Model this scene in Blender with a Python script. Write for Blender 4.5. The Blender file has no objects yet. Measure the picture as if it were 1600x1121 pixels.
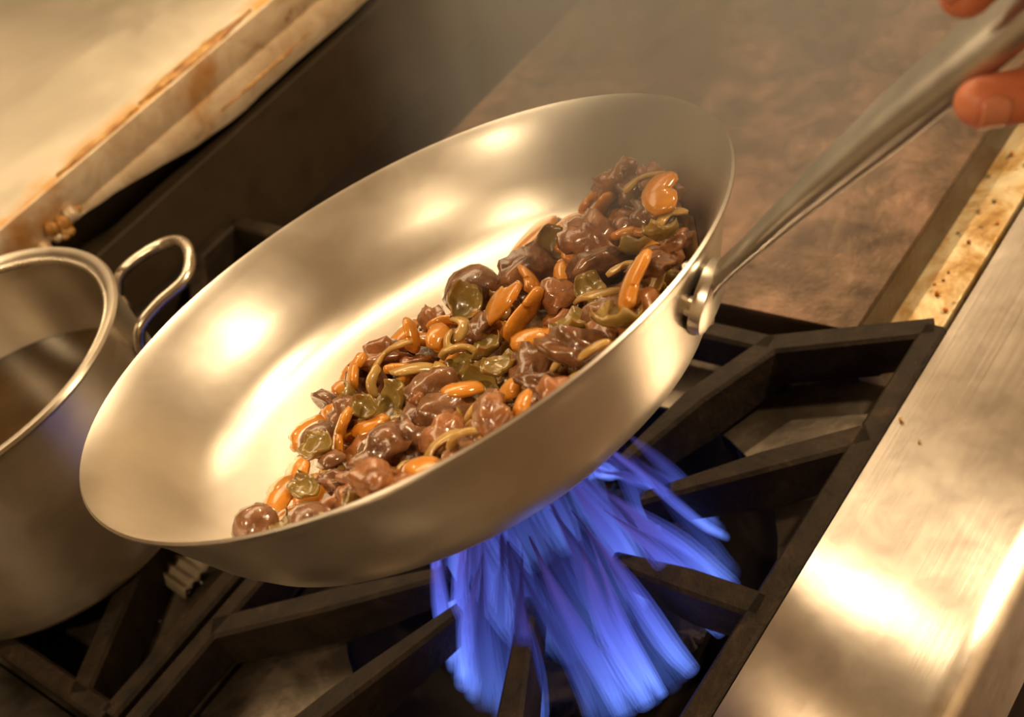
import bpy, bmesh, math, random
from mathutils import Vector, Matrix, noise
random.seed(7)
scene = bpy.context.scene
COL = scene.collection
H = 0.92                       # height of the cooking surface above the floor; builders use z = 0 at the grate tops
V = Vector

# ------------------------------------------------------------------ camera
cam_d = bpy.data.cameras.new('camera'); cam = bpy.data.objects.new('camera', cam_d); COL.objects.link(cam)
Rm = Matrix(((0.56691197, 0.68264593, -0.46109148), (-0.75577413, 0.20831472, -0.62081434), (-0.32774424, 0.70042809, 0.63402224)))
cam.matrix_world = Matrix.Translation((0, 0, 0.57 + H)) @ Rm.to_4x4()
cam_d.sensor_width = 36.0; cam_d.lens = 45.0; cam_d.clip_start = 0.02; cam_d.clip_end = 30
cam_d.dof.use_dof = True; cam_d.dof.focus_distance = 0.62; cam_d.dof.aperture_fstop = 9.0
scene.camera = cam

# ------------------------------------------------------------------ world and exposure
w = bpy.data.worlds.new('world'); scene.world = w; w.use_nodes = True
w.node_tree.nodes['Background'].inputs[0].default_value = (1.0, 0.72, 0.42, 1); w.node_tree.nodes['Background'].inputs[1].default_value = 0.05
scene.view_settings.view_transform = 'Standard'; scene.view_settings.look = 'None'
scene.view_settings.exposure = 0.25; scene.view_settings.gamma = 1.0; scene.view_settings.use_curve_mapping = False
WARM = (1.0, 0.72, 0.42)

# ------------------------------------------------------------------ materials
def new_mat(name):
    m = bpy.data.materials.new(name); m.use_nodes = True
    nt = m.node_tree; b = nt.nodes['Principled BSDF']
    return m, nt, b
def coords(nt, scale=(1, 1, 1)):
    tc = nt.nodes.new('ShaderNodeTexCoord'); mp = nt.nodes.new('ShaderNodeMapping'); mp.inputs['Scale'].default_value = scale
    nt.links.new(tc.outputs['Object'], mp.inputs['Vector']); return mp.outputs['Vector']
def nz(nt, vec, scale, detail=4, rough=.55, dist=0):
    n = nt.nodes.new('ShaderNodeTexNoise'); n.inputs['Scale'].default_value = scale; n.inputs['Detail'].default_value = detail
    n.inputs['Roughness'].default_value = rough; n.inputs['Distortion'].default_value = dist; nt.links.new(vec, n.inputs['Vector']); return n.outputs['Fac']
def ramp(nt, fac, stops):
    r = nt.nodes.new('ShaderNodeValToRGB'); e = r.color_ramp.elements
    while len(e) < len(stops): e.new(.5)
    for i, (p, c) in enumerate(stops): e[i].position = p; e[i].color = (*c, 1) if len(c) == 3 else c
    nt.links.new(fac, r.inputs['Fac']); return r.outputs['Color']
def mrange(nt, v, a, b, c, d):
    n = nt.nodes.new('ShaderNodeMapRange'); 
    for i, x in zip(('From Min', 'From Max', 'To Min', 'To Max'), (a, b, c, d)): n.inputs[i].default_value = x
    nt.links.new(v, n.inputs['Value']); return n.outputs['Result']
def mixc(nt, fac, a, b):
    n = nt.nodes.new('ShaderNodeMix'); n.data_type = 'RGBA'
    nt.links.new(fac, n.inputs[0])
    for s, x in ((6, a), (7, b)):
        if isinstance(x, tuple): n.inputs[s].default_value = (*x, 1)
        else: nt.links.new(x, n.inputs[s])
    return n.outputs[2]
def bump(nt, b, h, strength, dist=.002):
    n = nt.nodes.new('ShaderNodeBump'); n.inputs['Strength'].default_value = strength; n.inputs['Distance'].default_value = dist
    nt.links.new(h, n.inputs['Height']); nt.links.new(n.outputs['Normal'], b.inputs['Normal'])
def steel(name, c0, c1, r0, r1, brush=(4, 300, 300), bs=.12, wear=9):
    m, nt, b = new_mat(name); b.inputs['Metallic'].default_value = 1
    n1 = nz(nt, coords(nt), wear, 6, .6, .4); nt.links.new(ramp(nt, n1, [(.3, c0), (.7, c1)]), b.inputs['Base Color'])
    n2 = nz(nt, coords(nt, brush), 1.0, 3); nt.links.new(mrange(nt, n1, .25, .75, r0, r1), b.inputs['Roughness'])
    bump(nt, b, n2, bs, .0006); return m
def plain(name, stops, scale, rough, bs=0, bscale=60, metallic=0, spec=.5, coat=0):
    m, nt, b = new_mat(name); v = coords(nt)
    nt.links.new(ramp(nt, nz(nt, v, scale, 6, .62, .3), stops), b.inputs['Base Color'])
    b.inputs['Roughness'].default_value = rough; b.inputs['Metallic'].default_value = metallic; b.inputs['Specular IOR Level'].default_value = spec
    b.inputs['Coat Weight'].default_value = coat; b.inputs['Coat Roughness'].default_value = .08
    if bs: bump(nt, b, nz(nt, v, bscale, 5, .6), bs, .002)
    return m
M = {}
M['rail'] = steel('brushed_steel_rail', (.52, .47, .42), (.70, .64, .57), .195, .22, (3, 260, 260), .20, 38)
def aniso(m, amt):
    nt = m.node_tree; b = nt.nodes['Principled BSDF']; t = nt.nodes.new('ShaderNodeTangent'); t.direction_type = 'UV_MAP'; t.uv_map = 'brush'
    b.inputs['Anisotropic'].default_value = amt; nt.links.new(t.outputs[0], b.inputs['Tangent'])
aniso(M['rail'], 1.0); M['rail'].node_tree.nodes['Principled BSDF'].inputs['Anisotropic Rotation'].default_value = .25
M['shelf'] = steel('brushed_steel_counter', (.44, .40, .33), (.56, .52, .43), .30, .42, (2, 120, 120), .2, 7)
M['pan'] = steel('polished_pan_steel', (.78, .74, .67), (.88, .84, .77), .28, .37, (60, 60, 60), .03, 18)
M['handle'] = steel('handle_steel', (.50, .49, .46), (.62, .60, .56), .30, .42, (60, 60, 60), .05, 30)
M['pot'] = steel('stock_pot_steel', (.50, .45, .37), (.62, .56, .47), .34, .46, (30, 30, 3), .05, 14)
aniso(M['pot'], .8)
M['pot_trim'] = steel('pot_handle_steel', (.55, .50, .41), (.66, .60, .50), .22, .32, (30, 30, 30), .03, 20)
M['iron'] = plain('cast_iron', [(.3, (.010, .007, .004)), (.6, (.028, .018, .010)), (.8, (.07, .042, .022))], 55, .62, .6, 220, 0, .25)
M['deck'] = plain('burnt_deck_steel', [(.30, (.012, .009, .006)), (.48, (.09, .07, .05)), (.66, (.34, .28, .21))], 9, .33, .25, 60, .6)
M['black'] = plain('black_enamel', [(.3, (.006, .004, .003)), (.7, (.022, .014, .009))], 14, .7, .2, 90, 0, .2)
M['dark'] = plain('dark_brown_panel', [(.3, (.012, .008, .004)), (.55, (.04, .027, .014)), (.8, (.02, .008, .004))], 7, .55, .25, 40, 0, .3)  # near-black brown, mottled at random
M['plate'] = plain('seasoned_griddle_steel', [(.28, (.05, .030, .018)), (.5, (.15, .095, .06)), (.70, (.28, .17, .115))], 30, .42, .5, 120, .45)
M['plate_side'] = plain('dark_griddle_side', [(.3, (.035, .02, .008)), (.7, (.075, .045, .018))], 30, .5, .3, 150)  # side faces coloured a darker brown than the cooking surface
M['floor'] = plain('quarry_tile_floor', [(.3, (.06, .03, .02)), (.7, (.11, .055, .035))], 4, .6, .2, 40)
M['wall'] = plain('cream_kitchen_wall', [(.3, (.62, .52, .38)), (.7, (.72, .62, .46))], 3, .5)
M['ceiling'] = plain('ceiling_panel', [(.3, (.66, .58, .44)), (.7, (.74, .66, .52))], 3, .7)
M['white_enamel'] = plain('lamp_enamel', [(.3, (.7, .66, .6)), (.7, (.8, .76, .7))], 6, .4)

def make_trough():
    m, nt, b = new_mat('greasy_trough_steel'); v = coords(nt)
    n1 = nz(nt, v, 26, 6, .65, .6); n2 = nz(nt, v, 75, 5, .6, .2)
    c = ramp(nt, n1, [(.28, (.22, .10, .02)), (.42, (.55, .34, .12)), (.56, (.80, .66, .40)), (.75, (.86, .78, .58))])
    nt.links.new(mixc(nt, ramp(nt, n2, [(.62, (0, 0, 0)), (.70, (1, 1, 1))]), c, (.10, .055, .02)), b.inputs['Base Color'])
    b.inputs['Metallic'].default_value = .25; b.inputs['Roughness'].default_value = .34; bump(nt, b, n2, .4, .002); return m
M['trough'] = make_trough()
def make_flange():
    m, nt, b = new_mat('stained_counter_flange'); v = coords(nt)
    n1 = nz(nt, v, 30, 6, .65, .8); n2 = nz(nt, coords(nt, (1, 1, 1)), 9, 4)
    c = ramp(nt, n1, [(.27, (.14, .07, .03)), (.38, (.50, .38, .25)), (.60, (.66, .56, .42)), (.8, (.72, .64, .50))])
    st = ramp(nt, n2, [(.60, (0, 0, 0)), (.70, (1, 1, 1))])
    nt.links.new(mixc(nt, st, c, (.42, .20, .045)), b.inputs['Base Color'])
    b.inputs['Metallic'].default_value = .35; b.inputs['Roughness'].default_value = .4; bump(nt, b, n1, .3, .002); return m
M['flange'] = make_flange()
M['rust'] = plain('burnt_grease', [(.3, (.12, .045, .008)), (.5, (.42, .20, .04)), (.7, (.62, .40, .14))], 70, .35, .6, 160)
M['foil'] = plain('crumpled_paper', [(.3, (.22, .18, .12)), (.7, (.36, .30, .2))], 30, .5, .3, 80)

def make_skin():
    m, nt, b = new_mat('skin'); v = coords(nt)
    nt.links.new(ramp(nt, nz(nt, v, 45, 5), [(.3, (.52, .15, .07)), (.7, (.68, .25, .13))]), b.inputs['Base Color'])
    b.inputs['Subsurface Weight'].default_value = .15; b.inputs['Subsurface Radius'].default_value = (.01, .004, .002); b.inputs['Subsurface Scale'].default_value = .5
    b.inputs['Roughness'].default_value = .45; bump(nt, b, nz(nt, v, 300, 3), .12, .001); return m
M['skin'] = make_skin()
M['nail'] = plain('fingernail', [(.3, (.58, .20, .11)), (.7, (.64, .26, .15))], 30, .25)
M['sleeve'] = plain('white_jacket_cloth', [(.3, (.66, .62, .55)), (.7, (.74, .70, .63))], 40, .85, .4, 300)

def food_mat(name, stops, scale=70, rough=.16, sss=.1, bs=.35):
    m = plain(name, stops, scale, rough, bs * 1.0, 200, 0, .5, .7)
    m.node_tree.nodes['Principled BSDF'].inputs['Subsurface Weight'].default_value = sss
    m.node_tree.nodes['Principled BSDF'].inputs['Subsurface Scale'].default_value = .004
    return m
M['mush'] = food_mat('glazed_mushroom', [(.3, (.09, .036, .015)), (.55, (.26, .115, .05)), (.8, (.46, .25, .12))])
M['sausage'] = food_mat('browned_sausage', [(.3, (.18, .06, .020)), (.55, (.38, .155, .055)), (.8, (.52, .27, .11))])
M['pepper'] = food_mat('orange_pepper', [(.3, (.58, .20, .018)), (.7, (.78, .36, .05))], 40, .18, .2, .15)
M['onion'] = food_mat('golden_onion', [(.3, (.42, .25, .06)), (.7, (.62, .42, .14))], 40, .15, .3, .15)
M['sprout'] = food_mat('olive_sprout_leaf', [(.3, (.17, .105, .02)), (.7, (.42, .29, .07))], 50, .2, .15, .25)
M['sauce'] = food_mat('pan_sauce', [(.3, (.20, .09, .025)), (.7, (.38, .20, .06))], 30, .08, .1, .5)
M['broth'] = food_mat('dark_broth', [(.3, (.030, .016, .006)), (.7, (.075, .042, .014))], 18, .12, 0, .1)

def make_flame():
    m = bpy.data.materials.new('blue_gas_flame'); m.use_nodes = True; nt = m.node_tree; nt.nodes.clear()
    out = nt.nodes.new('ShaderNodeOutputMaterial'); tr = nt.nodes.new('ShaderNodeBsdfTransparent'); em = nt.nodes.new('ShaderNodeEmission'); ad = nt.nodes.new('ShaderNodeAddShader')
    tc = nt.nodes.new('ShaderNodeTexCoord'); sp = nt.nodes.new('ShaderNodeSeparateXYZ'); nt.links.new(tc.outputs['Generated'], sp.inputs[0])
    z = sp.outputs['Z']
    col = ramp(nt, z, [(0, (.15, .27, 1.0)), (.45, (.14, .18, 1.0)), (1, (.30, .16, .80))])
    st = ramp(nt, z, [(0, (.55,) * 3), (.10, (1,) * 3), (.5, (.42,) * 3), (1, (0,) * 3)])
    oi = nt.nodes.new('ShaderNodeObjectInfo'); pw = nt.nodes.new('ShaderNodeMath'); pw.operation = 'POWER'; pw.inputs[1].default_value = 2.2; nt.links.new(oi.outputs['Random'], pw.inputs[0])
    mu = nt.nodes.new('ShaderNodeMath'); mu.operation = 'MULTIPLY'; nt.links.new(st, mu.inputs[0]); nt.links.new(mrange(nt, pw.outputs[0], 0, 1, .35, 2.4), mu.inputs[1])
    m2 = nt.nodes.new('ShaderNodeMath'); m2.operation = 'MULTIPLY'; m2.inputs[1].default_value = .09; nt.links.new(mu.outputs[0], m2.inputs[0])
    nt.links.new(col, em.inputs['Color']); nt.links.new(m2.outputs[0], em.inputs['Strength'])
    nt.links.new(tr.outputs[0], ad.inputs[0]); nt.links.new(em.outputs[0], ad.inputs[1]); nt.links.new(ad.outputs[0], out.inputs['Surface']); return m
M['flame'] = make_flame()

# ------------------------------------------------------------------ builders
def tag(o, label=None, cat=None, group=None, kind=None):
    for k, x in (('label', label), ('category', cat), ('group', group), ('kind', kind)):
        if x: o[k] = x
    return o
def thing(name, base, label, cat, group=None):
    o = bpy.data.objects.new(name, None); COL.objects.link(o); o.empty_display_size = .02
    o.location = (base[0], base[1], base[2] + H); o['base'] = base
    tag(o, label, cat, group); del o['base']; return o
def link(name, bm, mat, parent=None, smooth=None, mats=None):
    """bm in range coordinates (z = 0 at grate top)"""
    me = bpy.data.meshes.new(name)
    bmesh.ops.recalc_face_normals(bm, faces=bm.faces)
    if parent is None:
        vs = [v.co for v in bm.verts]
        c = V(((min(v.x for v in vs) + max(v.x for v in vs)) / 2, (min(v.y for v in vs) + max(v.y for v in vs)) / 2, min(v.z for v in vs)))
        loc = c + V((0, 0, H))
    else:
        p = parent; c = V(p.location)
        while p.parent: p = p.parent; c = c + V(p.location)
        c = c - V((0, 0, H)); loc = V((0, 0, 0))
    bmesh.ops.translate(bm, vec=-c, verts=bm.verts)
    bm.to_mesh(me); bm.free()
    for m_ in (mats or [mat]): me.materials.append(M[m_])
    o = bpy.data.objects.new(name, me); COL.objects.link(o); o.location = loc
    if parent: o.parent = parent
    if smooth is not None:
        for f in me.polygons: f.use_smooth = True
        if smooth < 180:
            me.set_sharp_from_angle(angle=math.radians(smooth))
    return o
def box(bm, a, b, bev=0):
    r = bmesh.ops.create_cube(bm, size=1)['verts']
    for v in r:
        v.co = V([(a[i] + b[i]) / 2 + v.co[i] * (b[i] - a[i]) for i in range(3)])
    if bev:
        es = list({e for v in r for e in v.link_edges})
        bmesh.ops.bevel(bm, geom=es, offset=bev, segments=2, affect='EDGES', profile=.5)
    return bm
def nbox(a, b, bev=0): return box(bmesh.new(), a, b, bev)
def lathe(bm, prof, n, origin=V((0, 0, 0)), ex=V((1, 0, 0)), ey=V((0, 1, 0)), ez=V((0, 0, 1)), closed=False):
    rings = []
    for r, z in prof:
        if r < 1e-6: rings.append([bm.verts.new(origin + ez * z)])
        else: rings.append([bm.verts.new(origin + ex * (r * math.cos(2 * math.pi * i / n)) + ey * (r * math.sin(2 * math.pi * i / n)) + ez * z) for i in range(n)])
    k = len(rings)
    for j in range(k if closed else k - 1):
        A, B = rings[j], rings[(j + 1) % k]
        for i in range(n):
            i2 = (i + 1) % n
            if len(A) == 1 and len(B) == 1: continue
            if len(A) == 1: bm.faces.new((A[0], B[i2], B[i]))
            elif len(B) == 1: bm.faces.new((A[i], A[i2], B[0]))
            else: bm.faces.new((A[i], A[i2], B[i2], B[i]))
    return bm
def sweep(bm, path, size, up=V((0, 0, 1)), n=12, sq=None, cap=True):
    """path of points, size = (half width, half height) or list per point; sq: superellipse power list shape"""
    path = [V(p) for p in path]; rings = []
    for i, p in enumerate(path):
        t = (path[min(i + 1, len(path) - 1)] - path[max(i - 1, 0)]).normalized()
        s = t.cross(up).normalized(); u = s.cross(t).normalized()
        a, b = size[i] if isinstance(size, list) else size
        ring = []
        for k in range(n):
            th = 2 * math.pi * (k + .5) / n; c, sn = math.cos(th), math.sin(th)
            if sq: c = math.copysign(abs(c) ** sq, c); sn = math.copysign(abs(sn) ** sq, sn)
            ring.append(bm.verts.new(p + s * (a * c) + u * (b * sn)))
        rings.append(ring)
    for A, B in zip(rings, rings[1:]):
        for k in range(n): bm.faces.new((A[k], A[(k + 1) % n], B[(k + 1) % n], B[k]))
    if cap: bm.faces.new(rings[0]); bm.faces.new(list(reversed(rings[-1])))
    return bm
def spline(pts, n=8):
    pts = [V(p) for p in pts]; out = []
    for i in range(len(pts) - 1):
        p0, p1, p2, p3 = pts[max(i - 1, 0)], pts[i], pts[i + 1], pts[min(i + 2, len(pts) - 1)]
        for k in range(n):
            t = k / n
            out.append(.5 * ((2 * p1) + (p2 - p0) * t + (2 * p0 - 5 * p1 + 4 * p2 - p3) * t * t + (3 * p1 - p0 - 3 * p2 + p3) * t ** 3))
    out.append(pts[-1]); return out
def copy_thing(o, loc, rz=0):
    c = o.copy(); COL.objects.link(c); c.location = loc; c.rotation_euler = (0, 0, rz)
    for ch in list(o.children):
        d = ch.copy(); COL.objects.link(d); d.parent = c
        for g in list(ch.children):
            e = g.copy(); COL.objects.link(e); e.parent = d
    return c

# ------------------------------------------------------------------ the room
X0, X1, Y0, Y1, ZC = -2.2, 3.4, -1.8, 4.6, 1.62
def struct(name, bm, mat): return tag(link(name, bm, mat), kind='structure')
struct('floor', nbox((X0, Y0, -H - .05), (X1, Y1, -H)), 'floor')
struct('ceiling', nbox((X0, Y0, ZC), (X1, Y1, ZC + .05)), 'ceiling')
struct('wall_back', nbox((X0, Y1, -H), (X1, Y1 + .05, ZC)), 'wall')
struct('wall_front', nbox((X0, Y0 - .05, -H), (X1, Y0, ZC)), 'wall')
struct('wall_left', nbox((X0 - .05, Y0, -H), (X0, Y1, ZC)), 'wall')
struct('wall_right', nbox((X1, Y0, -H), (X1 + .05, Y1, ZC)), 'wall')

def ceiling_lamp(x, y, power, size, label):
    t = thing('ceiling_lamp', (x, y, ZC - .06), label, 'lamp', 'small round ceiling lamps')
    bm = bmesh.new(); lathe(bm, [(0, .06), (size * .62, .06), (size * .66, .0), (size * .62, .0), (size * .58, .05), (0, .05)], 32, V((x, y, ZC - .06)))
    link('housing', bm, 'white_enamel', t, 40)
    ld = bpy.data.lights.new('lamp_light', 'AREA'); ld.shape = 'DISK'; ld.size = size; ld.energy = power; ld.color = WARM
    lo = bpy.data.objects.new('lamp_light', ld); COL.objects.link(lo); lo.parent = t; lo.location = (0, 0, .01)
def fill_panel(x, y, power, sx, sy):  # unseen panels, added to give the pan steel something bright to reflect
    t = thing('fill_panel', (x, y, ZC - .05), 'wide flat unseen fill panel added to light the steel from above', 'lamp', 'added wide flat fill panels')
    bm = bmesh.new()
    for a, b in (((x - sx / 2 - .03, y - sy / 2 - .03, ZC - .05), (x - sx / 2, y + sy / 2 + .03, ZC)), ((x + sx / 2, y - sy / 2 - .03, ZC - .05), (x + sx / 2 + .03, y + sy / 2 + .03, ZC)),
                 ((x - sx / 2, y - sy / 2 - .03, ZC - .05), (x + sx / 2, y - sy / 2, ZC)), ((x - sx / 2, y + sy / 2, ZC - .05), (x + sx / 2, y + sy / 2 + .03, ZC))): box(bm, a, b)
    link('frame', bm, 'white_enamel', t)
    ld = bpy.data.lights.new('lamp_light', 'AREA'); ld.shape = 'RECTANGLE'; ld.size = sx; ld.size_y = sy; ld.energy = power; ld.color = WARM
    lo = bpy.data.objects.new('lamp_light', ld); COL.objects.link(lo); lo.parent = t; lo.location = (0, 0, .02)
SPOTS = [(1.22, .88, 6.0, .08), (1.2, 3.7, 5.5, .16), (-1.0, .05, 13, .14), (1.45, -.65, 42, .16), (-.6, 1.3, 6, .16)]  # rail, counter and pot highlights set the first lamps; the rest are added fill
for x, y, p, sz in SPOTS: ceiling_lamp(x, y, p, sz, 'small round unseen ceiling lamp giving warm light above the range')
for x in (.35, 1.45, 2.55):
    for y, p in ((1.8, 13), (3.2, 1.0)): fill_panel(x, y, p, 1.0, .8)

# ------------------------------------------------------------------ the range
XL, XR = -.55, 1.45
BC = (.298, .455)                                    # front burner
rng = thing('cooking_range', (.45, .6, -H), 'steel cooking range with black burner deck and wide brushed front rail', 'stove')
link('body', nbox((XL, .23, -H + .08), (XR, .985, -.13), .004), 'black', rng)
for x in (XL + .06, XR - .06):
    for y in (.30, .92):
        bm = bmesh.new(); lathe(bm, [(0, 0), (.02, 0), (.02, .085), (0, .085)], 14, V((x, y, -H))); link('foot', bm, 'black', rng, 40)
# burner deck with round openings
def deck_plate(cx0, cx1, cy0, cy1, z, th, hc, hr, n=48):
    bm = bmesh.new(); inner, outer = [], []
    for i in range(n):
        a = 2 * math.pi * i / n; dx, dy = math.cos(a), math.sin(a)
        tx = ((cx1 if dx > 0 else cx0) - hc[0]) / dx if abs(dx) > 1e-9 else 1e9
        ty = ((cy1 if dy > 0 else cy0) - hc[1]) / dy if abs(dy) > 1e-9 else 1e9
        t = min(tx, ty); outer.append((hc[0] + dx * t, hc[1] + dy * t)); inner.append((hc[0] + dx * hr, hc[1] + dy * hr))
    def ring(pts, zz): return [bm.verts.new((p[0], p[1], zz)) for p in pts]
    ot, it, il, ob = ring(outer, z), ring(inner, z), ring(inner, z - .03), ring(outer, z - th)
    for i in range(n):
        j = (i + 1) % n
        bm.faces.new((ot[i], ot[j], it[j], it[i])); bm.faces.new((it[i], it[j], il[j], il[i])); bm.faces.new((ot[i], ob[i], ob[j], ot[j]))
    return bm
DZ = -.042
for (a0, a1, hx) in ((XL, .065, -.165), (.065, .503, BC[0])):
    for (b0, b1, hy) in ((.293, .618, BC[1]), (.618, .955, .79)):
        link('burner_deck', deck_plate(a0 + .001, a1 - .001, b0, b1 - .001, DZ, .05, (hx, hy), .142), 'deck', rng, 30)
        bm = bmesh.new(); lathe(bm, [(0, -.12), (.09, -.118), (.132, -.09), (.1419, -.06), (.1419, -.045)], 40, V((hx, hy, 0))); link('burner_bowl', bm, 'black', rng, 60)
link('griddle_bed', nbox((.505, .345, -.13), (XR, .955, -.05)), 'black', rng)
link('back_panel', nbox((XL, .955, -.13), (XR, .975, .06), .002), 'dark', rng)
# grease trough and front rail
bm = bmesh.new(); box(bm, (.503, .3075, -.06), (XR, .345, -.032), .002); link('grease_trough', bm, 'trough', rng, 40)
def rail():
    prof = [(.287, 0), (.196, 0)]
    for k in range(1, 9):
        a = math.pi / 2 * k / 8; prof.append((.196 - .014 * math.sin(a), -.014 + .014 * math.cos(a)))
    prof += [(.182, -.075), (.190, -.075), (.190, -.03), (.287, -.03)]
    bm = bmesh.new(); A = [bm.verts.new((XL, y, z)) for y, z in prof]; B = [bm.verts.new((XR, y, z)) for y, z in prof]
    n = len(prof)
    for i in range(n): bm.faces.new((A[i], A[(i + 1) % n], B[(i + 1) % n], B[i]))
    bm.faces.new(A); bm.faces.new(list(reversed(B))); return bm
rl = link('front_rail', rail(), 'rail', rng, 35)
uv = rl.data.uv_layers.new(name='brush')
for lp in rl.data.loops: uv.data[lp.index].uv = (rl.data.vertices[lp.vertex_index].co.x, rl.data.vertices[lp.vertex_index].co.y + rl.data.vertices[lp.vertex_index].co.z)
link('control_panel', nbox((XL, .215, -.24), (XR, .235, -.03)), 'black', rng)
# control knobs
for k in range(5):
    x = .1 + k * .22; bm = bmesh.new()
    lathe(bm, [(0, .035), (.018, .035), (.021, .03), (.023, 0), (0, 0)], 20, V((x, .215, -.15)), V((1, 0, 0)), V((0, 0, 1)), V((0, -1, 0)))
    link('control_knob', bm, 'black', rng, 40)

# ------------------------------------------------------------------ griddle plate
gr = thing('griddle_plate', (.98, .56, -.05), 'thick brown seasoned steel griddle plate right of the lit burner', 'griddle')
bm = bmesh.new(); box(bm, (.506, .3415, -.004), (XR, .80, 0), .001); link('cooking_surface', bm, 'plate', gr, 40)
link('plate_edge', nbox((.506, .3412, -.05), (XR, .80, -.004)), 'plate_side', gr)

# ------------------------------------------------------------------ grates
def bar(bm, pts, wd=.0075, top=0.0, hts=None, tip=False):
    """cast bar: chamfered section along a plan polyline; hts = depth per point"""
    pts = [V((p[0], p[1], 0)) for p in pts]; hts = hts or [.030] * len(pts); rings = []
    for i, p in enumerate(pts):
        t0 = (p - pts[i - 1]).normalized() if i else None; t1 = (pts[i + 1] - p).normalized() if i < len(pts) - 1 else None
        t = ((t0 or t1) + (t1 or t0)).normalized(); s = V((-t.y, t.x, 0)); k = 1 / max(.5, (s.dot(V((-(t1 or t0).y, (t1 or t0).x, 0)))))
        hw = wd * k; h = hts[i]; last = tip and i == len(pts) - 1
        if last: hw *= .6
        c = .0022
        sec = [(-hw + c, 0), (hw - c, 0), (hw, -c), (hw * .72, -h), (-hw * .72, -h), (-hw, -c)]
        rings.append([bm.verts.new(p + s * x + V((0, 0, top + z - (.002 if last else 0)))) for x, z in sec])
    n = 6
    for A, B in zip(rings, rings[1:]):
        for k in range(n): bm.faces.new((A[k], A[(k + 1) % n], B[(k + 1) % n], B[k]))
    bm.faces.new(rings[0]); bm.faces.new(list(reversed(rings[-1]))); return bm
def grate(label):
    g = thing('burner_grate', (BC[0], BC[1], DZ), label, 'grate', 'cast iron burner grates')
    F = [(.0735, .2965), (.5245, .2965)]
    link('frame_bar', bar(bmesh.new(), F), 'iron', g)
    link('frame_bar', bar(bmesh.new(), [(.0735, .2975), (.0735, .6105)]), 'iron', g)
    link('frame_bar', bar(bmesh.new(), [(.0745, .611), (.4815, .611)]), 'iron', g)
    link('frame_bar', bar(bmesh.new(), [(.482, .611), (.482, .388)]), 'iron', g)
    fingers = [[(.5245, .297), (.482, .388), (.425, .413), (.361, .431)], [(.4315, .297), (.392, .345), (.342, .403)], [(.3015, .297), (.300, .345), (.298, .394)],
               [(.074, .330), (.165, .378), (.254, .426)], [(.074, .520), (.150, .494), (.231, .463)], [(.150, .611), (.200, .548), (.249, .488)],
               [(.300, .611), (.300, .56), (.300, .520)], [(.430, .611), (.39, .56), (.345, .508)], [(.482, .505), (.43, .492), (.366, .474)]]
    for f in fingers: link('finger', bar(bmesh.new(), f, .0085, 0, [.034] * (len(f) - 2) + [.038, .024], True), 'iron', g)
    for x, y in ((.0735, .2975), (.5225, .2975), (.0735, .6105), (.482, .6105), (.482, .392)):
        link('foot', nbox((x - .005, y - .005, DZ), (x + .005, y + .005, -.012)), 'iron', g)
    return g
g0 = grate('black cast iron grate over the lit blue burner')
g1 = copy_thing(g0, (.298 - .0005, .79, DZ + H)); g1['label'] = 'black cast iron grate under the stock pot'
g2 = copy_thing(g0, (.298 - .465, .455, DZ + H)); g2['label'] = 'black cast iron grate at the unlit front burner'
g3 = copy_thing(g0, (.298 - .465, .79, DZ + H)); g3['label'] = 'black cast iron grate at the unlit rear burner'

# ------------------------------------------------------------------ burner and flames
def burner(x, y, label):
    b = thing('gas_burner', (x, y, -.119), label, 'burner', 'gas burner heads')
    bm = bmesh.new(); lathe(bm, [(0, -.119), (.03, -.119), (.035, -.085), (.082, -.075), (.086, -.06), (.080, -.054), (.052, -.054), (.048, -.062), (.03, -.06), (.026, -.052), (0, -.05)], 40, V((x, y, 0)))
    link('burner_head', bm, 'iron', b, 40)
    bm = bmesh.new()
    for k in range(36):
        a = 2 * math.pi * k / 36; c = V((x + .083 * math.cos(a), y + .083 * math.sin(a), -.0575))
        d = V((math.cos(a), math.sin(a), 0)); s = V((-d.y, d.x, 0))
        lathe(bm, [(0, .004), (.0022, .004), (.0026, -.003), (0, -.003)], 6, c, s, V((0, 0, 1)), d)
    link('port_ring', bm, 'iron', b)
    return b
BF = (.296, .434)
burner(*BF, 'cast iron gas burner head under the blue flames')
def flame(a, r0, h, lean, wd, tw, label, group):
    """one tapering tongue of burning gas"""
    bm = bmesh.new(); n, m = 10, 12; rings = []; d = V((math.cos(a), math.sin(a), 0)); s = V((-d.y, d.x, 0))
    base = V((BF[0], BF[1], -.057)) + d * r0
    for sh in (1.0, .68, .36):
        rings = []
        for j in range(n):
            t = j / (n - 1) * (.7 + .3 * sh); ctr = base + d * (.006 * math.sin(t * 3.14) - lean * t ** .8) + V((0, 0, h * t)) + s * (tw * t * t + .0015 * math.sin(6 * t + a * 5))
            w1 = sh * wd * (.5 + .9 * math.sin(math.pi * min(1, t * 1.1 + .12)) ** .8) * (1 - .8 * t ** 2); w2 = w1 * .6
            rings.append([bm.verts.new(ctr + s * (w1 * math.cos(2 * math.pi * k / m)) + d * (w2 * math.sin(2 * math.pi * k / m))) for k in range(m)])
        for A, B in zip(rings, rings[1:]):
            for k in range(m): bm.faces.new((A[k], A[(k + 1) % m], B[(k + 1) % m], B[k]))
    o = link('gas_flame', bm, 'flame', None, 180); tag(o, label, 'flame', group); return o
NF = 78
for k in range(NF):
    a = 2 * math.pi * (k + random.uniform(-.25, .25)) / NF
    if any(abs((a - g + math.pi) % (2 * math.pi) - math.pi) < .11 for g in (math.radians(-92), math.radians(-152), math.radians(-52))): continue
    flame(a, .095, random.uniform(.085, .15), random.uniform(.038, .07), random.uniform(.004, .0085), random.uniform(-.014, .014),
          'small blue gas flame rising from the ring of the lit burner', 'blue gas flames of the lit burner')
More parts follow.
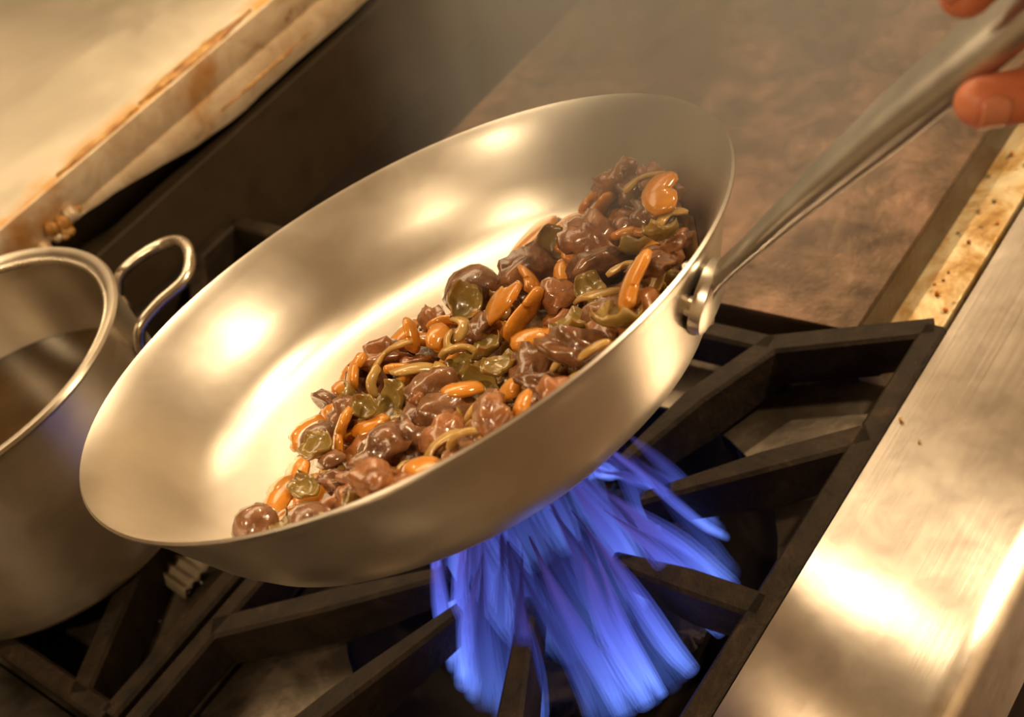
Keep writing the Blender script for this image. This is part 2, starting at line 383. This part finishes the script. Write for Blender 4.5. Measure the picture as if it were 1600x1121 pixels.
for k in range(14):
    a = 2 * math.pi * k / 14
    flame(a, random.uniform(.035, .055), random.uniform(.12, .17), random.uniform(.0, .03), random.uniform(.009, .014), random.uniform(-.015, .015), 'small blue gas flame rising inside the ring of the lit burner', 'inner blue gas flames')

# ------------------------------------------------------------------ counter behind the range
ct = thing('steel_counter', (.45, 1.5, -H), 'stainless steel counter with stained folded front edge behind the range', 'counter')
YF, ZT, ZB = .957, .130, .100
CX0, CX1, CY1 = -1.2, 2.2, 2.3
def stain_edge(m):
    nt = m.node_tree; b = nt.nodes['Principled BSDF']; tc = nt.nodes.new('ShaderNodeTexCoord'); sp = nt.nodes.new('ShaderNodeSeparateXYZ'); nt.links.new(tc.outputs['Object'], sp.inputs[0])
    near = mrange(nt, sp.outputs['Y'], -.538, -.505, 1, 0); n = nz(nt, coords(nt, (1, .5, 1)), 14, 5, .6)
    mu = nt.nodes.new('ShaderNodeMath'); mu.operation = 'MULTIPLY'; nt.links.new(near, mu.inputs[0]); nt.links.new(mrange(nt, n, .42, .54, 0, 1.4), mu.inputs[1]); mu.use_clamp = True
    old = b.inputs['Base Color'].links[0].from_socket; nt.links.new(mixc(nt, mu.outputs[0], old, (.50, .27, .05)), b.inputs['Base Color'])
    inv = mrange(nt, mu.outputs[0], 0, .8, 1, .15); nt.links.new(inv, b.inputs['Metallic'])
stain_edge(M['shelf'])
link('top_panel', nbox((CX0, YF + .004, ZT - .004), (CX1, CY1, ZT), .001), 'shelf', ct, 30)
bm = bmesh.new(); box(bm, (CX0, YF, ZB), (CX1, YF + .004, ZT + .0015), .0012); link('front_flange', bm, 'flange', ct, 30)
def lip():
    bm = bmesh.new(); N = 60; A = []; 
    for i in range(N + 1):
        x = .33 + (CX1 - .33) * (i / N) ** 1.6; t = min(1, max(.12, (x - .36) / .16)); j = .003 * noise.noise(V((x * 30, 0, 0)))
        dp = (.030 * t + j)
        A.append([bm.verts.new((x, YF - .001, ZB + .001)), bm.verts.new((x, YF - .006 * t - .001, ZB - dp * .5)), bm.verts.new((x, YF - .002, ZB - dp)), bm.verts.new((x, YF + .004, ZB - dp)), bm.verts.new((x, YF + .003, ZB + .001))])
    for P, Q in zip(A, A[1:]):
        for k in range(5): bm.faces.new((P[k], P[(k + 1) % 5], Q[(k + 1) % 5], Q[k]))
    bm.faces.new(A[0]); bm.faces.new(A[-1]); return bm
link('lower_lip', lip(), 'flange', ct, 50)
link('cabinet', nbox((CX0 + .02, 1.0, -H), (CX1 - .02, CY1 - .02, ZT - .004)), 'dark', ct)
# burnt grease ridges along the fold and clumps at its lower corner
def ridge(x0, x1, y, z, r):
    bm = bmesh.new(); N = int((x1 - x0) / .006)
    pts = [(x0 + (x1 - x0) * i / N, y + .002 * noise.noise(V((i * .7, 3, 0))), z) for i in range(N + 1)]
    sz = [(r * max(.12, min(1, 3 * min(i, N - i) / N)) * (.7 + .6 * abs(noise.noise(V((i * .9, 0, 5))))), .0018 * (.8 + .5 * noise.noise(V((i * 1.3, 9, 0))))) for i in range(N + 1)]
    sweep(bm, pts, sz, n=8); return bm
link('grease_ridge', ridge(.375, .47, YF + .010, ZT + .001, .0055), 'rust', ct, 180)
link('grease_ridge', ridge(.475, .62, YF + .014, ZT + .001, .012), 'rust', ct, 180)
link('grease_ridge', ridge(.52, .66, YF - .006, ZB - .014, .003), 'rust', ct, 180)
for k in range(9):
    bm = bmesh.new(); bmesh.ops.create_icosphere(bm, subdivisions=2, radius=random.uniform(.004, .009))
    for v in bm.verts: v.co *= 1 + .4 * noise.noise(v.co * 200 + V((k, 0, 0)))
    bmesh.ops.translate(bm, vec=(random.uniform(.325, .375), YF - .004, ZB + random.uniform(-.006, .006)), verts=bm.verts)
    link('grease_clump', bm, 'flange' if k % 2 else 'rust', ct, 180)

# ------------------------------------------------------------------ stock pot
PC = V((.1733, .8127, .0005)); PR, PH = .1215, .1456
pot = thing('stock_pot', tuple(PC), 'tall stainless steel stock pot with rolled rim and loop handle', 'pot')
bm = bmesh.new()
prof = [(0, 0), (PR - .016, 0), (PR - .006, .003), (PR - .001, .010), (PR, .020), (PR, PH - .004), (PR + .003, PH - .002), (PR + .0045, PH), (PR + .003, PH + .002), (PR - .001, PH + .0022), (PR - .0035, PH), (PR - .0045, PH - .005),
        (PR - .004, .02), (PR - .010, .008), (0, .007)]
lathe(bm, prof, 96, PC); pb = link('pot_body', bm, 'pot', pot, 50); uv = pb.data.uv_layers.new(name='brush')
for lp in pb.data.loops:
    c = pb.data.vertices[lp.vertex_index].co; uv.data[lp.index].uv = (c.z - math.hypot(c.x, c.y) * (1 if c.z > .01 else 2), math.atan2(c.y, c.x))
bm = bmesh.new(); lathe(bm, [(PR - .0045, PH - .0005), (PR - .0075, PH - .002), (PR - .0085, PH - .0045), (PR - .0065, PH - .0065), (PR - .0045, PH - .006)], 96, PC, closed=True); link('inner_rim', bm, 'pot_trim', pot, 180)
def loop_handle(a0):
    d = V((math.cos(a0), math.sin(a0), 0)); s = V((-d.y, d.x, 0))
    def q(r, t, z): return PC + d * r + s * t + V((0, 0, z))
    e = math.sqrt(PR * PR - .036 ** 2)
    pts = [q(e - .001, .040, .110), q(e + .004, .039, .118), q(e + .010, .038, .126), q(e + .026, .037, .131), q(e + .048, .032, .134), q(e + .060, .015, .137), q(e + .061, -.007, .137), q(e + .051, -.027, .134),
           q(e + .028, -.033, .131), q(e + .011, -.038, .126), q(e + .004, -.039, .116), q(e - .001, -.040, .104)]
    h = link('loop_handle', sweep(bmesh.new(), spline(pts, 6), (.0042, .0042), n=12), 'pot_trim', pot, 180)
    for t, z in ((.040, .105), (-.040, .100)):
        rr = math.sqrt(PR * PR - t * t); nrm = (d * rr + s * t).normalized(); b = bmesh.new(); o = PC + nrm * PR + V((0, 0, z)); side = V((-nrm.y, nrm.x, 0))
        lathe(b, [(0, .0045), (.006, .004), (.0095, .001), (.0095, -.001), (0, -.001)], 18, o, side, V((0, 0, 1)), nrm); link('handle_mount', b, 'pot_trim', h, 60)
A0 = math.atan2(.745 - PC.y, .30 - PC.x)
loop_handle(A0); loop_handle(A0 + math.pi)
bm = bmesh.new(); lathe(bm, [(0, .0075), (PR - .0125, .0085), (PR - .0047, .021), (PR - .0052, .072), (PR - .008, .0705), (0, .070)], 64, PC)
tag(link('broth', bm, 'broth', None, 60), 'dark brown broth filling half of the stock pot', 'broth')

# ------------------------------------------------------------------ frying pan
QC = V((.2795, .4395, .2182)); QN = V((.0693, .2058, .9761)).normalized()
QX = (V((1, 0, 0)) - QN * QN.x).normalized(); QY = QN.cross(QX)
def pq(x, y, z): return QC + QX * x + QY * y + QN * z
RP, DP, DB = .175, .061, .076
pan = thing('frying_pan', tuple(pq(0, 0, -DB)), 'shiny steel frying pan held tilted above the blue burner flames', 'pan')
inner = [(0, -DP), (.10, -DP), (.118, -DP + .0015), (.131, -DP + .007), (.141, -DP + .016), (.150, -DP + .029), (.159, -DP + .043), (.167, -DP + .053), (.1725, -.0015), (.1745, 0)]
outer = [(.1755, -.001), (.1748, -.003), (.1705, -.0085), (.1645, -.0185), (.1570, -.034), (.1490, -.050), (.1400, -.063), (.127, -.0725), (.115, -DB), (0, -DB)]
lathe(b_ := bmesh.new(), inner + outer, 128, QC, QX, QY, QN); link('pan_body', b_, 'pan', pan, 60)
HA = math.radians(-78.2); hd = QX * math.cos(HA) + QY * math.sin(HA); hs = QN.cross(hd).normalized()
A = (hd + QN * .575).normalized(); W = A.cross(V((0, 0, 1))).normalized(); N = W.cross(A).normalized()
if N.z < 0: N = -N
P0 = QC + hd * .163 - QN * .022
def hp(s, w_=0, n_=0): return P0 + A * s + W * w_ + N * n_
hpath = spline([pq(0, 0, 0) + hd * .1545 - QN * .0385, pq(0, 0, 0) + hd * .1625 - QN * .029, hp(.012, 0, -.002), hp(.04, 0, -.001), hp(.08), hp(.12), hp(.16), hp(.20), hp(.235), hp(.262)], 6)
k = len(hpath) - 1
hsize = [(.0105 - .003 * math.sin(math.pi * min(1, i / k / .45)) + .006 * max(0, min(1, (i / k - .4) / .25)) - (.006 if i == k else 0), .0034 + .0042 * max(0, min(1, (i / k - .3) / .25)) - (.004 if i == k else 0)) for i in range(k + 1)]
link('handle', sweep(bmesh.new(), hpath, hsize, N, 20, .75), 'handle', pan, 60)
bm = bmesh.new(); lathe(bm, [(0, .0026), (.013, .0024), (.0165, .0012), (.0165, -.004), (0, -.004)], 28, pq(0, 0, 0) + hd * .1655 - QN * .0285, hs, (QN * .86 + hd * .5).normalized(), (hd * .86 - QN * .5).normalized()); mount = link('handle_mount', bm, 'pan', pan, 40)
for sx, sz in ((-.011, -.024), (.011, -.024), (0, -.036)):
    ang = HA + sx / .16; rd = QX * math.cos(ang) + QY * math.sin(ang); rr = .1620 if sz > -.03 else .156
    bm = bmesh.new(); lathe(bm, [(0, .0065), (.003, .006), (.0048, .003), (.0048, -.001), (0, -.001)], 14, QC + rd * rr + QN * sz, rd.cross(QN), QN, (rd * .86 - QN * .5).normalized()); link('rivet', bm, 'pan', pan, 60)
    ri = .1555 if sz > -.03 else .1475
    bm = bmesh.new(); lathe(bm, [(0, .0045), (.003, .004), (.0046, .002), (.0046, -.002), (0, -.002)], 14, QC + rd * ri + QN * (sz + .002), rd.cross(QN), QN, (-rd * .86 + QN * .5).normalized()); link('rivet', bm, 'pan', pan, 60)

# ------------------------------------------------------------------ food in the pan
POLY = [(-.135, -.005), (-.10, .022), (-.05, .050), (.005, .066), (.035, .038), (.055, .012), (.075, .006), (.110, .012), (.135, -.022), (.150, -.06), (.12, -.112), (.06, -.148), (-.02, -.155), (-.085, -.128), (-.125, -.075)]
def inside(x, y):
    c = False; n = len(POLY); j = n - 1
    for i in range(n):
        (xi, yi), (xj, yj) = POLY[i], POLY[j]
        if (yi > y) != (yj > y) and x < (xj - xi) * (y - yi) / (yj - yi) + xi: c = not c
        j = i
    return c
def floor_n(r):
    z = inner[0][1]
    for (r0, z0), (r1, z1) in zip(inner, inner[1:]):
        if r0 <= r <= r1: return z0 + (z1 - z0) * (r - r0) / (r1 - r0)
    return 0
def chunk(sz, seed, flat=.75):
    bm = bmesh.new(); bmesh.ops.create_icosphere(bm, subdivisions=3, radius=sz); o = V((seed * 3.1, seed * 1.7, 0))
    for v in bm.verts:
        d = v.co.normalized(); k = 1 + .55 * noise.noise(d * 1.5 + o) + .28 * noise.noise(d * 3.4 + o) + .08 * noise.noise(d * 9 + o)
        v.co *= k; v.co.x *= 1.25; v.co.y *= .9; v.co.z *= flat * .8
    return bm
def cap_mush(sz, seed):
    bm = bmesh.new()
    lathe(bm, [(0, sz * .62), (sz * .45, sz * .56), (sz * .8, sz * .34), (sz, sz * .02), (sz * .95, -sz * .12), (sz * .6, -sz * .04), (sz * .3, -sz * .08), (sz * .26, -sz * .5), (0, -sz * .55)], 18)
    for v in bm.verts: v.co *= 1 + .16 * noise.noise(v.co / sz * 1.3 + V((seed, 0, 0)))
    return bm
def strip(L, wd, th, curl, seed):
    bm = bmesh.new(); n = 12; R = L / max(.2, curl); pts = []; sz = []
    for i in range(n + 1):
        a = (i / n - .5) * curl; pts.append((R * math.sin(a), .12 * L * math.sin(i * .5 + seed), R * (math.cos(a) - 1) + .1 * L))
        e = min(1, 5 * min(i, n - i) / n + .25); sz.append((wd * e, th * (.6 + .4 * e)))
    sweep(bm, pts, sz, n=10); return bm
def leaf(sz, seed):
    bm = bmesh.new(); n = 8; top, bot = [], []
    for i in range(n + 1):
        u = i / n * 2 - 1; r1, r2 = [], []
        for j in range(n + 1):
            v = j / n * 2 - 1; x = u * math.sqrt(1 - v * v / 2) * sz; y = v * math.sqrt(1 - u * u / 2) * sz * .8
            z = (.5 * (u * u + v * v) + .25 * noise.noise(V((u * 2, v * 2, seed)))) * sz * .7
            r1.append(bm.verts.new((x, y, z + .0009))); r2.append(bm.verts.new((x, y, z - .0009)))
        top.append(r1); bot.append(r2)
    for i in range(n):
        for j in range(n):
            bm.faces.new((top[i][j], top[i + 1][j], top[i + 1][j + 1], top[i][j + 1])); bm.faces.new((bot[i][j], bot[i][j + 1], bot[i + 1][j + 1], bot[i + 1][j]))
    for i in range(n):
        bm.faces.new((top[i][0], bot[i][0], bot[i + 1][0], top[i + 1][0])); bm.faces.new((top[i][n], top[i + 1][n], bot[i + 1][n], bot[i][n]))
        bm.faces.new((top[0][i], top[0][i + 1], bot[0][i + 1], bot[0][i])); bm.faces.new((top[n][i], bot[n][i], bot[n][i + 1], top[n][i + 1]))
    return bm
def food(name, bm, mat, x, y, z, label, cat, group=None, spin=None):
    E = Matrix.Rotation(random.uniform(0, 6.28), 3, 'Z') @ Matrix.Rotation(random.gauss(0, .45), 3, 'X') @ Matrix.Rotation(random.gauss(0, .45), 3, 'Y')
    if spin is not None: E = spin
    B = Matrix((QX, QY, QN)).transposed(); bmesh.ops.transform(bm, matrix=(B @ E).to_4x4(), verts=bm.verts)
    bmesh.ops.translate(bm, vec=pq(x, y, z), verts=bm.verts)
    return tag(link(name, bm, mat, None, 180), label, cat, group)
placed = []
def free(x, y, z, r):
    return all((x - a) ** 2 + (y - b) ** 2 + (z - c) ** 2 > (.72 * (r + q)) ** 2 for a, b, c, q in placed)
KINDS = [('mushroom_chunk', 'mush', 'glossy dark brown mushroom chunk in the steel pan', 'mushroom', 'mushroom chunks in the pan'),
         ('sausage_piece', 'sausage', 'glazed reddish brown sausage piece in the steel pan', 'sausage', 'sausage pieces in the pan'),
         ('pepper_strip', 'pepper', 'bright orange pepper strip in the steel pan', 'pepper', 'pepper strips in the pan'),
         ('onion_slice', 'onion', 'golden fried onion slice in the steel pan', 'onion', 'onion slices in the pan'),
         ('sprout_leaf', 'sprout', 'olive green curled sprout leaf in the steel pan', 'sprout leaf', 'sprout leaves in the pan')]
# a few pieces that stand out
for (x, y, z, r, ki, lab) in ((.048, .012, -.040, .0175, 'cap', 'large dark round mushroom at the back edge of the food'),
                              (.110, .024, -.051, .019, 'pep', 'orange pepper piece lying on bare steel at the far edge of the food'),
                              (-.066, .026, -.047, .012, 'cap', 'dark mushroom cap at the bare left edge of the food'),
                              (.012, .040, -.046, .014, 'pep', 'orange pepper strip beside the large dark round mushroom')):
    placed.append((x, y, z, r))
    if ki == 'cap': food('mushroom', cap_mush(r, x * 99), 'mush', x, y, z, lab, 'mushroom', None, Matrix.Rotation(.3, 3, 'X'))
    else: food('pepper_strip', strip(r * 2.3, r * .48, .0026, 1.0, 1), 'pepper', x, y, z, lab, 'pepper', None, Matrix.Rotation(.5, 3, 'Z'))
tries = 0; cnt = 0
while cnt < 250 and tries < 9000:
    tries += 1
    x, y = random.uniform(-.15, .16), random.uniform(-.16, .075)
    rr = math.hypot(x, y)
    if not inside(x, y) or rr > .152 or (x > .085 and y > -.014): continue
    r = random.uniform(.0065, .0130)
    if rr + r * (1.6 if x > .06 and y > -.06 else 1.0) > .150: continue
    zf = floor_n(min(rr + r * .8, .174))
    edge = inside(x - .02, y + .02) and inside(x, y + .024)
    layers = 1 + (2 if edge else 0)
    z = zf + r * .72 + random.random() * (.020 if edge else .003)
    if z > -.016 + .01 * random.random(): continue
    if not free(x, y, z, r): continue
    n3 = noise.noise(V((x * 18, y * 18, 2.0))); u = random.random()
    if x > .02 and y > -.07: wts = (.18, .18, .46, .10, .08)
    elif x < -.03 and y < -.03: wts = (.26, .34, .05, .22, .13)
    else: wts = (.20, .15, .22, .21, .22)
    acc = 0
    for ki, wv in enumerate(wts):
        acc += wv
        if u < acc: break
    nm, mt, lab, cat, grp = KINDS[ki]
    sd = cnt * .37
    bm = (cap_mush(r * 1.05, sd) if random.random() < .2 else chunk(r * 1.05, sd)) if ki == 0 else chunk(r, sd, .85) if ki == 1 else strip(r * 2.5, r * .78, .0028, random.uniform(.5, 1.4), sd) if ki == 2 else strip(r * 2.8, r * .42, .0016, random.uniform(1.0, 2.4), sd) if ki == 3 else leaf(r * 1.15, sd)
    food(nm, bm, mt, x, y, z, lab, cat, grp); placed.append((x, y, z, r)); cnt += 1
print('food', cnt)
# shallow sauce under the food
bm = bmesh.new(); n = 64; rings = []
ctr = V((.0, -.04, 0))
def edge_r(a):
    t = 0.0
    while t < .16:
        p = ctr + V((math.cos(a), math.sin(a), 0)) * t
        if not inside(p.x, p.y) or p.length > .142: break
        t += .002
    return t
er = [edge_r(2 * math.pi * i / n) for i in range(n)]
for f in (.0, .3, .6, .85, .98, 1.0):
    row = []
    for i in range(n):
        a = 2 * math.pi * i / n; R = er[i] * (1 + .05 * noise.noise(V((math.cos(a) * 3, math.sin(a) * 3, 1)))) * f; p = ctr + V((math.cos(a), math.sin(a), 0)) * R
        z = floor_n(min(.17, p.length)) + (.0045 if f < .9 else .003 if f < .99 else .0004)
        row.append(bm.verts.new(pq(p.x, p.y, z + .001 * noise.noise(p * 60))))
        if f == 0: break
    rings.append(row)
for i in range(n): bm.faces.new((rings[0][0], rings[1][i], rings[1][(i + 1) % n]))
for P_, Q_ in zip(rings[1:], rings[2:]):
    for i in range(n): bm.faces.new((P_[i], Q_[i], Q_[(i + 1) % n], P_[(i + 1) % n]))
tag(link('sauce', bm, 'sauce', None, 180), 'thin glossy brown sauce under the food in the pan', 'sauce', kind='stuff')

# ------------------------------------------------------------------ the cook's hand
def capsule(bm, p, q, r0, r1, n=14):
    p, q = V(p), V(q); t = (q - p).normalized(); s = t.orthogonal().normalized(); u = t.cross(s); prof = []
    for k in range(6): a = -math.pi / 2 + math.pi / 2 * k / 5; prof.append((r0 * math.cos(a), r0 * math.sin(a)))
    L = (q - p).length
    for k in range(6): a = math.pi / 2 * k / 5; prof.append((r1 * math.cos(a), L + r1 * math.sin(a)))
    prof[0] = (0, prof[0][1]); prof[-1] = (0, prof[-1][1]); lathe(bm, prof, n, p, s, u, t)
def chain(bm, pts, rs):
    for i in range(len(pts) - 1): capsule(bm, hp(*pts[i]), hp(*pts[i + 1]), rs[i], rs[i + 1])
HS = .178                                           # where along the handle the index finger grips
bm = bmesh.new()
fing = []
for i, (ds, ln, r) in enumerate(((0, 1.0, .0098), (.0225, 1.08, .0100), (.0445, 1.02, .0096), (.064, .85, .0084))):
    s = HS + ds
    pts = [(s + .030, -.034, .008), (s + .010, -.029, -.012), (s - .004, -.008, -.0235 * (.9 + .1 * ln)), (s - .014, .013 * ln, -.0205), (s - .023, .0225 * ln, -.006)] if i == 0 else \
          [(s + .026, -.034, .006), (s + .010, -.030, -.013), (s + .004, -.009, -.0245), (s, .013 * ln, -.0205), (s - .003, .0225 * ln, -.004)]
    fing.append(pts); chain(bm, pts, [r * 1.2, r * 1.12, r * 1.05, r * .98, r * .86])
th = [(HS + .092, -.022, .012), (HS + .055, -.014, .025), (HS + .030, .002, .0260), (HS + .008, .009, .0225), (HS - .003, .011, .0205)]
chain(bm, th, [.018, .0145, .0112, .0108, .0090])
for (a_, b_, c_, r) in ((.032, -.036, .006, .0135), (.052, -.037, .005, .0140), (.072, -.036, .004, .0135), (.09, -.034, .002, .0125)):
    chain(bm, [(HS + a_, b_, c_), (HS + .118, -.032, .004)], [r, .019])
chain(bm, [(HS + .118, -.034, .006), (HS + .150, -.034, .000), (HS + .19, -.036, -.012), (HS + .28, -.046, -.05), (HS + .40, -.06, -.11)], [.024, .0235, .025, .034, .040])
pe = thing('person', tuple(hp(HS + .05, -.03, 0)), "person's bare right hand gripping the end of the pan handle", 'person')
hand = link('body', bm, 'skin', pe, 180)
rm = hand.modifiers.new('remesh', 'REMESH'); rm.mode = 'VOXEL'; rm.voxel_size = .0022; rm.use_smooth_shade = True
sm = hand.modifiers.new('smooth', 'SMOOTH'); sm.iterations = 5; sm.factor = .5
def nail(tip, prev, out, r):
    t = (tip - prev).normalized(); out = (out - t * out.dot(t)).normalized(); s = t.cross(out); b = bmesh.new(); g = []
    for i in range(7):
        row = []
        for j in range(7):
            u = (i / 6 - .5) * 2; v = (j / 6 - .5) * 2; ang = v * .95; k = (1 - .25 * abs(u) ** 3)
            row.append(b.verts.new(tip + t * (u * r * .62 - r * .22) + (s * math.sin(ang * k) + out * math.cos(ang * k)) * r * 1.0))
        g.append(row)
    for i in range(6):
        for j in range(6): b.faces.new((g[i][j], g[i + 1][j], g[i + 1][j + 1], g[i][j + 1]))
    o = link('nail', b, 'nail', pe, 180); m = o.modifiers.new('thick', 'SOLIDIFY'); m.thickness = .0004
nail(hp(*th[-1]), hp(*th[-2]), N * .9 + W * .3, .0090)
for pts in fing: nail(hp(*pts[-1]), hp(*pts[-2]), W * .9 - N * .2, .0082)
bm = bmesh.new(); sweep(bm, [hp(HS + .20, -.037, -.016), hp(HS + .205, -.0375, -.018), hp(HS + .28, -.046, -.05), hp(HS + .36, -.055, -.09), hp(HS + .42, -.062, -.118)], [(.034, .032), (.036, .034), (.043, .041), (.047, .045), (.050, .048)], N, 24, None, False)
sl = link('sleeve', bm, 'sleeve', pe, 180); m = sl.modifiers.new('thick', 'SOLIDIFY'); m.thickness = .003

# ------------------------------------------------------------------ crumbs, scraps and glint specks
bm = bmesh.new(); g = []
for i in range(9):
    g.append([bm.verts.new((.168 + .030 * i / 8, .690 + .022 * j / 5 + .003 * noise.noise(V((i, j, 0))), DZ + .004 + .006 * abs(math.sin(i * 1.5)) + .002 * noise.noise(V((i * .8, j * .6, 4))) + .010 * j / 5)) for j in range(6)])
for i in range(8):
    for j in range(5): bm.faces.new((g[i][j], g[i + 1][j], g[i + 1][j + 1], g[i][j + 1]))
o = link('paper_scrap', bm, 'foil', None, 40); m = o.modifiers.new('thick', 'SOLIDIFY'); m.thickness = .0008
tag(o, 'crumpled pale paper scrap on the black deck beside the stock pot', 'paper')
for k in range(26):
    x, y = random.uniform(.53, .95), random.uniform(.311, .336)
    bm = bmesh.new(); bmesh.ops.create_icosphere(bm, subdivisions=1, radius=random.uniform(.0009, .002))
    for v in bm.verts: v.co *= 1 + .5 * noise.noise(v.co * 900 + V((k, 0, 0)))
    zmin = min(v.co.z for v in bm.verts); bmesh.ops.translate(bm, vec=(x, y, -.032 - zmin), verts=bm.verts)
    tag(link('food_crumb', bm, ('rust', 'pepper', 'foil')[k % 3], None, 180), 'tiny burnt food crumb in the grease trough by the griddle', 'crumb', 'crumbs in the grease trough')

def grain(name, x, y, z, r, mat, label, cat, group, k):
    bm = bmesh.new(); bmesh.ops.create_icosphere(bm, subdivisions=1, radius=r)
    for v in bm.verts: v.co *= 1 + .5 * noise.noise(v.co * 900 + V((k, 4, 0)))
    zm = min(v.co.z for v in bm.verts); bmesh.ops.translate(bm, vec=(x, y, z - zm), verts=bm.verts)
    return tag(link(name, bm, mat, None, 180), label, cat, group)
k = 0  # pale specks stand in for sparkling glints on the deck
while k < 22:
    x, y = random.uniform(.085, .20), random.uniform(.625, .72)
    if math.hypot(x - .298, y - .79) < .148: continue
    k += 1
    grain('glint_speck', x, y, DZ, random.uniform(.0008, .0016), 'white_enamel', 'tiny pale speck standing in for a glint on the black deck in front of the stock pot', 'glint', 'glint specks on the burner deck', k)
grain('pepper_crumb', .4452, .2825, 0, .0014, 'onion', 'tiny yellow crumb on the rail edge nearest the grate', 'crumb', None, 40)
grain('pepper_crumb', .4336, .2662, 0, .0010, 'onion', 'tiny yellow crumb nearer the middle of the steel rail', 'crumb', None, 41)

# ------------------------------------------------------------------ steam over the pan
def steam_mat(dens, r):
    m = bpy.data.materials.new('steam'); m.use_nodes = True; nt = m.node_tree; nt.nodes.clear()
    out = nt.nodes.new('ShaderNodeOutputMaterial'); v = nt.nodes.new('ShaderNodeVolumePrincipled')
    tc = nt.nodes.new('ShaderNodeTexCoord'); mp = nt.nodes.new('ShaderNodeMapping'); mp.inputs['Scale'].default_value = (1 / r[0], 1 / r[1], 1 / r[2]); mp.inputs['Location'].default_value = (0, 0, -1)
    nt.links.new(tc.outputs['Object'], mp.inputs['Vector']); ln = nt.nodes.new('ShaderNodeVectorMath'); ln.operation = 'LENGTH'; nt.links.new(mp.outputs[0], ln.inputs[0])
    n = nt.nodes.new('ShaderNodeMapRange'); n.interpolation_type = 'SMOOTHSTEP'
    for i, x in zip(('From Min', 'From Max', 'To Min', 'To Max'), (.1, 1.0, dens, 0)): n.inputs[i].default_value = x
    nt.links.new(ln.outputs['Value'], n.inputs['Value'])
    wisp = mrange(nt, nz(nt, coords(nt, (1, 1, .5)), 16, 3, .5, .6), .35, .65, .35, 1.6)
    mu = nt.nodes.new('ShaderNodeMath'); mu.operation = 'MULTIPLY'; nt.links.new(n.outputs[0], mu.inputs[0]); nt.links.new(wisp, mu.inputs[1])
    nt.links.new(mu.outputs[0], v.inputs['Density'])
    v.inputs['Color'].default_value = (.93, .90, .86, 1); v.inputs['Anisotropy'].default_value = .2; nt.links.new(v.outputs[0], out.inputs['Volume']); return m
SR = (.20, .19, .17)
M['steam'] = steam_mat(10.0, SR)
bm = bmesh.new(); bmesh.ops.create_icosphere(bm, subdivisions=4, radius=1)
for v in bm.verts: v.co = V((v.co.x * SR[0], v.co.y * SR[1], v.co.z * SR[2])) + V((.475, .365, .265))
tag(link('steam', bm, 'steam', None, 180), 'pale steam drifting off the hot food over the handle end of the pan', 'steam', kind='stuff')
